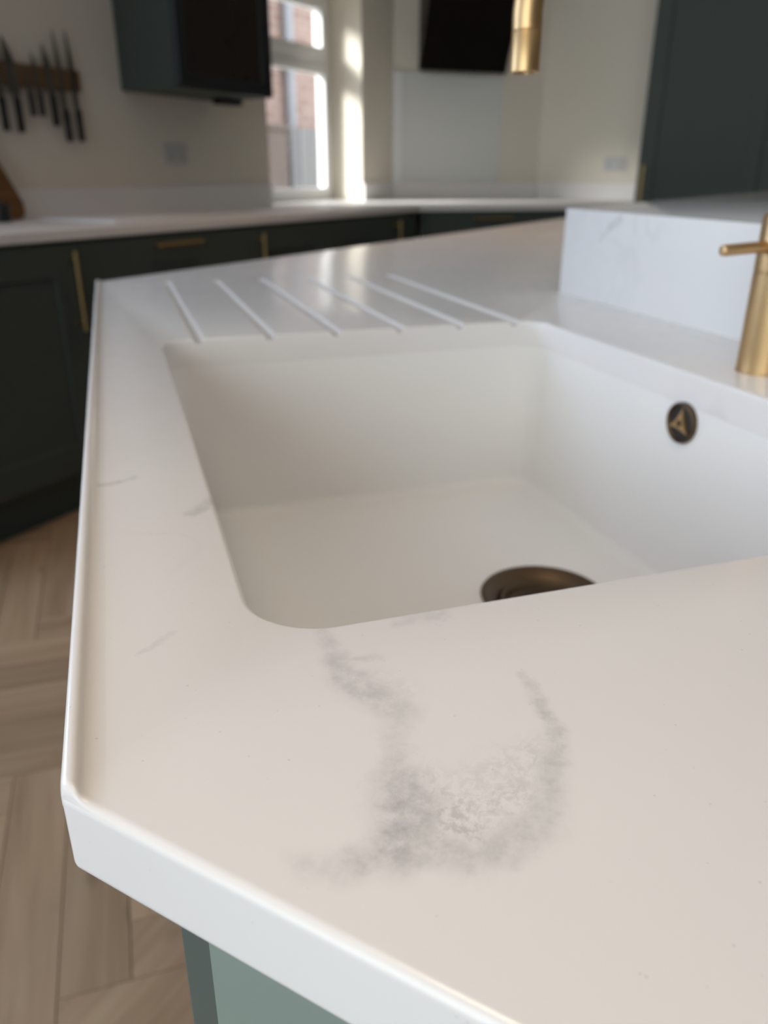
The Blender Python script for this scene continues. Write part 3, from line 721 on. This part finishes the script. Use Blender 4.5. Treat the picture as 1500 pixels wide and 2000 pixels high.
# diagonal corner unit under the splashback: faces on U = 4.215
DUF = 4.215; v0, v1 = 1.592, 2.725
cu = thing('corner_cabinet', 'dark green diagonal drawer cabinet in the far corner below the splashback', 'cabinet', tuple(uv(DUF, v0, 0)), math.atan2(V.y, V.x))
W_ = v1 - v0
obj('carcass', prism([(0, 0.022), (W_, 0.022), (W_ - 0.25, 0.60), (0.25, 0.60)], 0.15, 0.866), M['green'], cu)
obj('plinth', box(0, W_, 0.072, 0.09, 0, 0.1495), M['green_d'], cu)
for z0, z1 in ((0.700, zb1), (0.428, 0.697), (zb0, 0.425)):
    d_ = obj('drawer_front', flat_front(0.03, 0.78, z0, z1), M['green'], cu); handle(d_, 0.405, z1 - 0.032, 0.225, False)
d_ = obj('door', shaker(0.783, W_ - 0.02, zb0, zb1, frame=0.07), M['green'], cu)
# tall cabinets on the right wall
TX = 4.92
def tall(label, y1, w_, hx):
    t = thing('tall_cabinet', label, 'cabinet', (TX, y1, 0), -PI / 2)
    obj('carcass', box(0.0008, w_ - 0.0008, 0.022, XR_ - TX - 0.004, 0.15, 2.25, 0.001), M['green'], t)
    obj('plinth', box(0, w_, 0.072, 0.09, 0, 0.1495), M['green_d'], t)
    d_ = obj('door', shaker(0.0015, w_ - 0.0015, 0.152, 2.248, frame=0.085), M['green'], t)
    handle(d_, hx, 0.955, 0.30, True)
tall('tall dark green cabinet with brass handle standing left, beside the white wall', 1.142, 0.630, 0.040)
tall('tall dark green cabinet at the right frame edge, right of the vertical gap', 0.511, 0.630, 0.590)
base_unit('dark green base cabinet between the corner drawers and the tall cabinets', (4.92, 1.20, 0), -PI / 2, 0.055, XR_ - 4.92 - 0.004, [('filler', 0, 0.055, zb0, zb1, None)])

# back worktop: one slab over window run, diagonal corner and right run
ze = 0.870
i0x = (4.20 - 2.040 * U.y) / U.x
c1 = (4.905, (4.20 - 4.905 * U.x) / U.y)
bw = [(0.9, 2.040), (i0x, 2.040), c1, (4.905, 1.145), (XR_ - 0.001, 1.145), (XR_ - 0.001, YD), (4.79, YB - 0.001), (0.9, YB - 0.001)]
bwt = obj('stone_worktop', stone_slab(ccw(bw), [0.003] * len(bw), ze, 0.900, 0.003), M['stone_far'], None, 30)
tag(bwt, 'long white worktop along the window wall and across the far corner', 'worktop')
def ups_piece(p, q, z1=1.000, th=0.014):
    p, q = Vector(p), Vector(q); d = (q - p).normalized(); n_ = Vector((d.y, -d.x)) * th
    obj('upstand', prism(ccw([p, q, q + n_, p + n_]), 0.8995, z1, 0.001), M['stone_far'], bwt)
ups_piece((0.9, YB - 0.0012), (WX0 - 0.001, YB - 0.0012)); ups_piece((WX1 + 0.001, YB - 0.0012), (4.782, YB - 0.0012))
qa, qb = uv(UD - 0.0012, 1.752), uv(UD - 0.0012, 2.765)
ups_piece((qa.x, qa.y), (qb.x, qb.y)); ups_piece((XR_ - 0.0012, YD - 0.012), (XR_ - 0.0012, 1.15))

# wall cabinet with the black framed smoked glass front
wc = thing('wall_cabinet', 'dark green wall cabinet with black framed smoked glass front left of the window', 'cabinet', (2.56, 2.34, 1.352))
obj('carcass', box(0, 0.545, 0, YB - 2.34 - 0.002, 0, 0.80, 0.001), M['green'], wc)
b = bmesh.new()
def rr(a0, a1, b0, b1, r, y, n=6):
    return [(x, y, z) for x, z in roundpoly([(a0, b0), (a1, b0), (a1, b1), (a0, b1)], [r] * 4, 0, n)]
gf = obj('door_frame', loft([rr(-0.020, 0.560, 0.000, 0.80, 0.012, -0.001), rr(-0.020, 0.560, 0.000, 0.80, 0.012, -0.016), rr(-0.018, 0.558, 0.002, 0.798, 0.011, -0.020), rr(0.040, 0.487, 0.050, 0.75, 0.004, -0.020), rr(0.042, 0.485, 0.052, 0.748, 0.004, -0.0165)]), M['black'], wc, 40)
obj('glass_pane', box(0.041, 0.486, -0.0175, -0.0160, 0.051, 0.749), M['smoked'], gf)
obj('under_cabinet_box', box(0.415, 0.545, 0.14, 0.20, -0.0245, -0.0002, 0.002), M['black'], wc)  # plain dark box below the cabinet

# cooker hood across the corner, leaning panel of black glass
HV0, HV1, HU = 1.845, 2.412, 5.0
hd_ = thing('cooker_hood', 'black angled glass cooker hood hanging above the splashback in the corner', 'cooker hood', tuple(uv(HU, HV0, 1.617)), math.atan2(V.y, V.x))
tl = math.atan2(0.3817, 0.9243)
pb = box(0, HV1 - HV0, 0, 0.022, 0, 0.50, 0.004); pb.transform(Matrix.Rotation(tl, 4, 'X'))
obj('glass_panel', pb, M['blackglass'], hd_)
mid = (HV1 - HV0) / 2
hbx = bmesh.new()
bk = UD - HU - 0.003
prof = [(0.012, 0.035), (bk, 0.035), (bk, 0.42), (-0.130, 0.42)]
R0 = [(mid - 0.22, y, z) for y, z in prof]; R1 = [(mid + 0.22, y, z) for y, z in prof]
obj('motor_housing', loft([R0, R1]), M['black'], hd_)
obj('chimney', box(mid - 0.14, mid + 0.14, bk - 0.26, bk, 0.4205, ZC - 1.617 - 0.001, 0.002), M['black'], hd_)

# splashback
sp = thing('splashback', 'plain grey glass splashback panel with white edge trim on the diagonal corner wall', 'splashback', tuple(uv(UD - 0.002, 1.745, 1.0025)), math.atan2(V.y, V.x))
obj('panel', box(0.052, 0.742, -0.008, 0.0005, 0, 0.625, 0.001), M['splash'], sp)
obj('edge_trim', box(0.0, 0.051, -0.014, 0.0005, 0, 0.625, 0.002), M['white'], sp)

# wall sockets
def socket(loc, rotz, label):
    t = thing('wall_socket', label, 'socket', loc, rotz)
    pl = obj('cover_plate', box(-0.070, 0.070, -0.008, 0, -0.040, 0.040, 0.003), M['socket'], t)
    for sx in (-0.034, 0.034):
        obj('rocker_switch', box(sx - 0.006, sx + 0.006, -0.011, -0.0078, 0.012, 0.030, 0.001), M['socket'], t)
        for (hx, hz) in ((0, 0.006), (-0.010, -0.012), (0.010, -0.012)): obj('pin_slot', box(sx + hx - 0.003, sx + hx + 0.003, -0.0084, -0.0079, hz - 0.003, hz + 0.003), M['dark'], t)
socket((2.832, YB - 0.0005, 1.128), 0, 'pale double wall socket under the wall cabinet')
socket((XR_ - 0.0005, 1.437, 1.116), -PI / 2, 'pale double wall socket on the right wall by the tall cabinet')

# knives on the magnetic rack
RY = YB - 0.022
tag(obj('knife_rack', box(1.55, 2.342, RY, YB - 0.0005, 1.330, 1.402, 0.004), M['rackwood']), 'wooden magnetic knife rack on the wall above the worktop', 'knife rack')
def knife(x, ztip, zh, zend, bw_, tilt, label, hw=0.024):
    t = thing('knife', label, 'knife', (x, RY - 0.001, zh), 0, 'knives on the wall rack'); t.rotation_euler = (0, tilt, 0)
    Lb = ztip - zh - 0.012; e0 = 0.012
    pts = [(-bw_ / 2, e0), (bw_ / 2, e0)]
    for k in range(1, 9):
        s = k / 8; pts.append((bw_ / 2 - bw_ * max(0, (s - 0.35) / 0.65) ** 1.7 * 0.92, e0 + Lb * s))
    pts.append((-bw_ / 2, e0 + Lb * 0.97))
    b_ = bmesh.new(); n_ = len(pts)
    F = [b_.verts.new((p[0], -0.0022, p[1])) for p in pts]; K = [b_.verts.new((p[0], 0, p[1])) for p in pts]
    b_.faces.new(F); b_.faces.new(K[::-1])
    for i in range(n_): b_.faces.new((F[i], F[(i + 1) % n_], K[(i + 1) % n_], K[i]))
    obj('blade', b_, M['steel'], t)
    obj('bolster', box(-hw * .42, hw * .42, -0.010, -0.0002, 0.0, 0.0125, 0.002), M['steel'], t)
    Lh = zh - zend
    hb_ = loft([[(hw / 2 * cx * f, -0.0075 + 0.0072 * cy, -Lh * s) for cx, cy in ((-1, -.6), (-.7, -1), (.7, -1), (1, -.6), (1, .6), (.7, 1), (-.7, 1), (-1, .6))] for s, f in ((0, .92), (.15, 1), (.5, .93), (.85, 1.05), (.97, 1.0), (1, .8))])
    obj('handle', hb_, M['black'], t, 50)
knife(1.985, 1.50, 1.290, 1.185, 0.040, 0.0, 'leftmost of the black-handled knives, at the left frame edge')
knife(2.046, 1.478, 1.293, 1.183, 0.046, 0.0, 'broad-bladed knife, widest blade on the left half of the rack')
knife(2.106, 1.398, 1.314, 1.238, 0.018, 0.0, 'shortest knife on the rack, its tip barely above the wood', 0.019)
knife(2.144, 1.442, 1.314, 1.240, 0.022, 0.0, 'small knife just right of the shortest one', 0.019)
knife(2.200, 1.473, 1.310, 1.210, 0.032, 0.0, 'medium knife with pointed blade, third from the right end of rack')
knife(2.250, 1.523, 1.265, 1.160, 0.023, 0.0, 'long slim knife, left one of the low-hanging pair')
knife(2.307, 1.528, 1.266, 1.162, 0.024, 0.0, 'long slim knife nearest the right end of the rack')

# board, pot and white board on the back worktop
wb = obj('wooden_board', bmesh.new(), None); bpy.data.objects.remove(wb)
bpts = roundpoly([(-0.26, 0), (0.075, 0), (0.075, 0.055), (-0.055, 0.34), (-0.20, 0.34)], [0.02, 0.028, 0.03, 0.03, 0.03], 0, 5)
b = loft([[(x, 0.0, z) for x, z in bpts], [(x, -0.018, z) for x, z in bpts]]); b.transform(Matrix.Rotation(math.radians(-6), 4, 'X'))
wb = place(obj('wooden_board', b, M['boardwood'], None, 40), (1.892, 2.585, 0.9008)); tag(wb, 'brown wooden board leaning on the wall at the left frame edge', 'board')
pot = place(obj('black_canister', lathe([(0.030, 0), (0.034, 0.003), (0.034, 0.052), (0.030, 0.058), (0.010, 0.060), (0.008, 0.066), (0.001, 0.067)], 32), M['black'], None, 40), (1.825, 2.515, 0.9003)); tag(pot, 'small round black pot standing before the wooden board', 'pot')
cb = place(obj('cutting_board', box(0, 0.50, 0, 0.36, 0, 0.010, 0.003), M['white'], None, 40), (1.968, 2.135, 0.9004), math.radians(2)); tag(cb, 'thin white cutting board lying on the far worktop above the drawer unit', 'cutting board')
